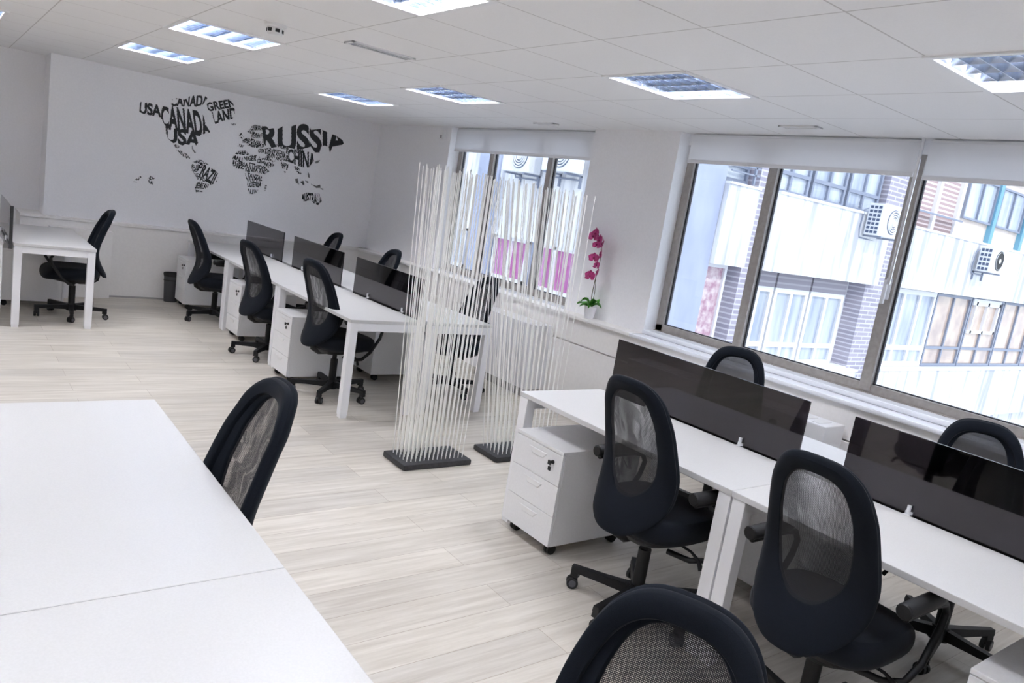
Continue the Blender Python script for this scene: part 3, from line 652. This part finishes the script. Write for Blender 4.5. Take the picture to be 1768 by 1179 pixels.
FILL = {'africa': ('ALGERIA LIBYA EGYPT MALI NIGER CHAD SUDAN NIGERIA ETHIOPIA CONGO KENYA ANGOLA ZAMBIA TANZANIA NAMIBIA BOTSWANA SOUTH AFRICA GHANA', .062),
        'arabia': ('SAUDI ARABIA YEMEN OMAN IRAQ', .05), 'europe': ('NORWAY SWEDEN FINLAND POLAND GERMANY FRANCE UKRAINE SPAIN ITALY ROMANIA', .042), 'british_isles': ('UK IRELAND', .05),
        'middle_asia': ('KAZAKHSTAN TURKEY IRAN AFGHANISTAN PAKISTAN INDIA NEPAL', .05), 'mongolia': ('MONGOLIA', .07), 'southeast_asia': ('THAILAND VIETNAM', .05),
        'south_america': ('VENEZUELA COLOMBIA PERU BOLIVIA CHILE ARGENTINA PARAGUAY', .05), 'central_america': ('MEXICO CUBA PANAMA', .05), 'iceland': ('ICELAND', .03),
        'madagascar': ('MADAGASCAR', .03), 'new_zealand': ('NEW ZEALAND', .05), 'pacific_islands': ('ISLANDS', .03)}
def glyph_tris(word, bold=.04):
    cu = bpy.data.curves.new('word', 'FONT'); cu.body = word; cu.size = 1; cu.offset = bold
    o = bpy.data.objects.new('word', cu); C.objects.link(o)
    me = bpy.data.meshes.new_from_object(o.evaluated_get(bpy.context.evaluated_depsgraph_get()))
    me.calc_loop_triangles(); V_ = [v.co.copy() for v in me.vertices]; T = [[(V_[i].x, V_[i].y) for i in t.vertices] for t in me.loop_triangles]
    bpy.data.objects.remove(o); bpy.data.curves.remove(cu); bpy.data.meshes.remove(me)
    if not T: return []
    xs_ = [p[0] for t in T for p in t]; ys_ = [p[1] for t in T for p in t]; x0, x1, y0, y1 = min(xs_), max(xs_), min(ys_), max(ys_)
    return [[((x-x0)/(x1-x0), (y-y0)/(y1-y0)) for x, y in t] for t in T]
GC = {}
def warp(word, quad):
    if word not in GC: GC[word] = glyph_tris(word)
    (ax, ay), (bx, by), (cx, cy), (dx, dy) = quad
    f = lambda u, v: ((ax*(1-u)+bx*u)*(1-v) + (dx*(1-u)+cx*u)*v, (ay*(1-u)+by*u)*(1-v) + (dy*(1-u)+cy*u)*v)
    return [[f(u, v) for u, v in t] for t in GC[word]]
CELL = .005
def raster(tris, cells):
    for (x0, y0), (x1, y1), (x2, y2) in tris:
        d = (y1-y2)*(x0-x2) + (x2-x1)*(y0-y2)
        if abs(d) < 1e-12: continue
        for i in range(int(min(x0, x1, x2)/CELL), int(max(x0, x1, x2)/CELL)+2):
            for j in range(int(min(y0, y1, y2)/CELL), int(max(y0, y1, y2)/CELL)+2):
                px, py = i*CELL, j*CELL
                a = ((y1-y2)*(px-x2) + (x2-x1)*(py-y2))/d; b_ = ((y2-y0)*(px-x2) + (x0-x2)*(py-y2))/d
                if a >= -1e-6 and b_ >= -1e-6 and a+b_ <= 1+1e-6: cells.add((i, j))
def inside(p, poly):
    x, y = p; r = False; n = len(poly)
    for i in range(n):
        (x1, y1), (x2, y2) = poly[i], poly[(i+1) % n]
        if (y1 > y) != (y2 > y) and x < (x2-x1)*(y-y1)/(y2-y1)+x1: r = not r
    return r
def cells_to_mesh(cells, name, parent):
    b = MB(); rows = {}
    for i, j in cells: rows.setdefault(j, []).append(i)
    for j, L in rows.items():
        L.sort(); s_ = p = L[0]
        for i in L[1:] + [None]:
            if i is not None and i == p+1: p = i; continue
            x0, x1, z0, z1 = (s_-.5)*CELL, (p+.5)*CELL, (j-.5)*CELL, (j+.5)*CELL
            b.bm.faces.new([b.bm.verts.new(q) for q in ((x0-3, 0, z0-1.85), (x1-3, 0, z0-1.85), (x1-3, 0, z1-1.85), (x0-3, 0, z1-1.85))])
            if i is not None: s_ = p = i
    return b.build(name, 'ink', parent)
mural = thing('wall_decal', 'black world map made of country names on the white far wall', 'wall decal', (3, YM-.003, 1.85))
def mural_part(name, poly, words, fill=None):
    big = set(); small = set()
    for w_, q in words:
        cx, cz = sum(p[0] for p in q)/4, sum(p[1] for p in q)/4; kz = 1.14 if w_ in ('RUSSIA', 'CANADA') else 1.05
        q = [(cx+(p[0]-cx)*1.04, cz+(p[1]-cz)*kz) for p in q]; raster(warp(w_, q), big)
    if fill:
        names, h_ = fill; names = names.split(); k = 0
        x0, x1 = min(p[0] for p in poly), max(p[0] for p in poly); z0, z1 = min(p[1] for p in poly), max(p[1] for p in poly); z = z1-h_
        while z > z0-h_*.5:
            x = x0 - .02*((k*7) % 3)
            while x < x1:
                w_ = names[k % len(names)]; k += 1; L = len(w_)*h_*.50; sk = .012*((k % 5)-2)
                raster(warp(w_, [(x, z), (x+L, z-sk), (x+L, z+h_*.90-sk), (x, z+h_*.90)]), small); x += L + h_*.18
            z -= h_
        if words:      # keep the small names clear of the big word
            bb = [q for _, q in words]
            small = {c for c in small if not any(inside((c[0]*CELL, c[1]*CELL), q) for q in bb)}
    cells = {c for c in big | small if inside((c[0]*CELL, c[1]*CELL), poly)}
    if cells: cells_to_mesh(cells, name, mural)
for nm, poly in LAND.items():
    mural_part(nm, poly, WORDS.get(nm, []), FILL.get(nm))
cl = set()
for poly in ISLES:
    x0, x1 = min(p[0] for p in poly), max(p[0] for p in poly); z0, z1 = min(p[1] for p in poly), max(p[1] for p in poly)
    for i in range(int(x0/CELL), int(x1/CELL)+2):
        for j in range(int(z0/CELL), int(z1/CELL)+2):
            if inside((i*CELL, j*CELL), poly) and (i*3+j*5) % 7 > 1: cl.add((i, j))
cells_to_mesh(cl, 'islands', mural)

# ================================================================== OUTSIDE: a wing of the block across the courtyard
YF, XWEST = 8.7, 9.6
bld = thing('office_building', 'white concrete and grey brick office wing seen through the windows', 'building', (18, YF, -9))
def bpart(name, m, boxes, parent=None, bev=0):
    b = MB()
    for x0, x1, y0, y1, z0, z1 in boxes: b.box(x0-18, x1-18, y0-YF, y1-YF, z0+9, z1+9, bev)
    return b.build(name, m, parent or bld)
bpart('wall', 'plaster', [(XWEST-.02, 11.05, YF-.02, YF+.26, -9, 9)])
bpart('pier', 'brick', [(11.98, 12.42, YF-.05, YF+6, -9, 9)]); bpart('pier', 'brick', [(16.62, 18.12, YF-.05, YF+6, -9, 9)])
bpart('wall', 'concrete', [(11.05, 11.98, YF+.25, YF+6, -9, 9), (12.42, 16.62, YF+.35, YF+6, -9, 9), (18.12, 34, YF+.35, YF+6, -9, 9)])
for z0 in (1.30, 4.75, -2.15, -5.6):
    bpart('spandrel', 'concrete', [(11.06, 11.97, YF-.12, YF+.3, z0, z0+1.43)]); bpart('spandrel', 'concrete', [(12.43, 16.80, YF-.22, YF+.4, z0, z0+1.45)])
    bpart('spandrel', 'concrete', [(18.12, 34, YF-.10, YF+.4, z0+(.02 if z0 > 0 else 0), z0+1.43)])
    bpart('coping', 'extwhite', [(12.43, 16.80, YF-.25, YF+.3, z0+1.45, z0+1.50), (11.06, 11.97, YF-.15, YF+.3, z0+1.43, z0+1.47), (18.12, 34, YF-.13, YF+.3, z0+1.43, z0+1.48)])
def ext_window(x0, x1, z0, z1, y, n, fm='extwhite', gm='extglass', tr=None, fw=.06):
    q_ = fw*.96
    bs = [(x0+.003, x1-.003, y-.055, y+.028, z0, z0+fw), (x0+.003, x1-.003, y-.055, y+.028, z1-fw, z1), (x0, x0+fw, y-.05, y+.03, z0+.002, z1-.002), (x1-fw, x1, y-.05, y+.03, z0+.002, z1-.002)]
    for k in range(1, n): x = x0+(x1-x0)*k/n; bs.append((x-fw/2, x+fw/2, y-.05, y+.03, z0+.002, z1-.002))
    if tr is not None: bs.append((x0+.003, x1-.003, y-.056, y+.027, tr-fw/2, tr+fw/2))
    f = bpart('window', fm, bs); bpart('pane', gm, [(x0+.02, x1-.02, y, y+.02, z0+.02, z1-.02)], f); return f
yb = YF+.20
ext_window(11.10, 11.80, -.65, 1.29, yb-.03, 1, 'extwhite', 'leafglass', -.1)
ext_window(11.10, 11.90, 2.80, 4.70, yb, 1, 'extgrey', 'extglass', 3.1)
bpart('railing', 'extgrey', [(11.08, 11.9, YF-.10, YF-.07, z, z+.025) for z in (2.95, 3.08, 3.21, 3.34)] + [(11.75, 11.79, YF-.10, YF-.06, 2.8, 3.4)])
# middle bay: lower windows with roller boxes, upper row
for x0, x1 in ((12.46, 13.45), (13.52, 14.75), (14.82, 16.2)):
    bpart('roller_box', 'shutter_dark', [(x0, x1, yb-.06, yb+.1, .98, 1.30)])
for x0, x1, n in ((12.46, 13.45, 2), (13.52, 14.75, 2), (14.82, 16.2, 2)): ext_window(x0, x1, -.62, .98, yb, n, tr=-.20, fw=.10)
bpart('sill', 'extwhite', [(12.43, 16.6, YF-.05, yb+.1, -.72, -.62)])
for x0, x1 in ((12.46, 13.75), (13.85, 15.1), (15.2, 16.5)):
    ext_window(x0, x1, 2.80, 4.7, yb-.1, 2, 'extgrey', 'extglass', 3.19, .07)
# right bay
bpart('shutter', 'shutter', [(18.15, 19.25, yb-.05, yb+.05, 3.10, 4.75), (19.36, 20.55, yb-.05, yb+.05, 3.10, 4.75)])
bpart('slatted_panel', 'brown_slat', [(18.15, 19.15, yb-.1, yb+.05, 2.80, 3.12), (19.4, 20.4, yb-.1, yb+.05, 2.80, 3.12)])
bpart('post', 'extwhite', [(19.22, 19.36, yb-.14, yb+.05, 2.78, 4.75), (20.45, 20.62, yb-.14, yb+.05, 2.78, 4.75)])
bpart('railing', 'extgrey', [(18.15, 20.6, YF-.05, YF-.01, 3.14, 3.18)])
bpart('wall', 'tanwall', [(20.62, 34, yb-.02, yb+.1, 2.78, 4.75)])
for x0 in (20.9, 23.0, 25.1, 27.2): ext_window(x0, x0+1.75, 3.28, 4.35, yb-.05, 2, 'extgrey', 'extglass', None, .05)
bpart('drainpipe', 'extblue', [(22.66, 22.86, yb-.15, yb-.02, 2.8, 4.75), (24.8, 24.98, yb-.15, yb-.02, 2.8, 4.75)])
ext_window(18.16, 20.7, -.66, 1.30, yb, 3, 'extwhite', 'extglass', -.18, .12)
for x0, x1 in ((20.75, 22.9), (22.95, 25.2), (25.25, 27.6), (27.65, 30)): ext_window(x0, x1, -.66, 1.30, yb, 2, 'extgrey', 'warmglass', -.15, .07)
bpart('window', 'extwhite', [(22.98, 24.9, yb-.08, yb+.02, .30, .38), (22.98, 24.9, yb-.08, yb+.02, 1.10, 1.28), (23.2, 23.3, yb-.08, yb+.02, .3, 1.2), (24.0, 24.1, yb-.08, yb+.02, .3, 1.2), (24.8, 24.9, yb-.08, yb+.02, .3, 1.2)])
# west side of the wing
def wpart(name, m, boxes, parent=None): return bpart(name, m, [(XWEST+a, XWEST+b, y0, y1, z0, z1) for a, b, y0, y1, z0, z1 in boxes], parent)
wpart('side_wall', 'concrete', [(-.02, .3, YF+.26, 26, 1.10, 9), (-.02, .3, YF+.26, 26, -9, .2)]); wpart('pier', 'plaster', [(-.06, .3, 13.4, 14.2, -9, 9)])
wpart('side_wall', 'plaster', [(.1, .29, YF+.26, 26, .2, 1.10)])
for y0, y1, m_ in ((10.6, 11.9, 'magenta'), (12.1, 13.3, 'magenta'), (14.4, 16.0, 'extglass')):
    f = wpart('window', 'extwhite', [(.0, .1, y0, y1, .2, .27), (.0, .1, y0, y1, 1.04, 1.1), (.0, .1, y0, y0+.07, .2, 1.1), (.0, .1, y1-.07, y1, .2, 1.1), (.0, .1, (y0+y1)/2-.04, (y0+y1)/2+.04, .2, 1.1)])
    wpart('curtain', m_, [(.06, .09, y0+.03, y1-.03, .22, 1.08)], f)
# air conditioners
def aircon(loc, rz, label, dark=False):
    t = thing('air_conditioner', label, 'air conditioner', loc, rz, None)      # front looks to -y locally
    MB().box(-.43, .43, 0, .32, 0, .66, .02).build('case', 'acwhite', t)
    n = 24; fn = MB(); fn.cyl((.10, -.006, .33), (.10, .002, .33), .26, n=28)
    fn.build('fan_opening', 'rubber' if dark else 'acgrille', t)
    g = MB()
    for r in ((.23,) if dark else (.08, .13, .18, .23)): g.tube([(.10+math.cos(2*PI*i/24)*r, -.012, .33+math.sin(2*PI*i/24)*r) for i in range(25)], .006 if dark else .016, 6)
    g.cyl((.10, -.02, .33), (.10, -.004, .33), .06, n=16)
    g.build('fan_guard', 'acwhite', t)
    s = MB()
    for i in range(3):
        for j in range(7 if not dark else 5):
            h_ = .60/(7 if not dark else 5); s.box(-.436, -.428, .035+i*.09, .10+i*.09, .04+j*h_, .04+j*h_+h_*.62)
    s.build('side_grille', 'acgrille', t)
    b = MB()
    for x in (-.3, .3): b.box(x-.02, x+.02, -.02, .42, -.04, -.005).box(x-.02, x+.02, .38, .42, -.25, -.02)
    b.build('bracket', 'extgrey', t)
    MB().tube([(-.40, .32, .55), (-.50, .36, .5), (-.52, .38, .1), (-.45, .38, -.08), (.3, .40, -.10)], .018, 6).build('pipe', 'extgrey', t, True)
aircon((15.98, 8.10, 2.34), 0, 'white air conditioner on the middle bay of the building, left of the brick pier')
aircon((22.1, 8.18, 2.03), 0, 'white air conditioner with a black fan, on the stained band at the right', True)
aircon((9.16, 12.35, 2.42), -PI/2, 'white air conditioner seen through the narrow window, left one')
aircon((9.16, 11.10, 2.50), -PI/2, 'white air conditioner seen through the narrow window, right one')
struct(MB().box(5.2, 45, -20, 40, -9.1, -9.0).build('ground', 'asphalt'))
tag(MB().box(5.2, 45, 26, 27, -9, 9).build('courtyard_wall', 'concrete'), 'pale wall closing the courtyard behind the office wing', 'building')
own = MB().box(5.0, 5.15, -12, 30, -9, -.1).box(5.0, 5.15, -12, 30, ZC+.3, 3.6)
struct(own.build('wall_exterior', 'concrete'))
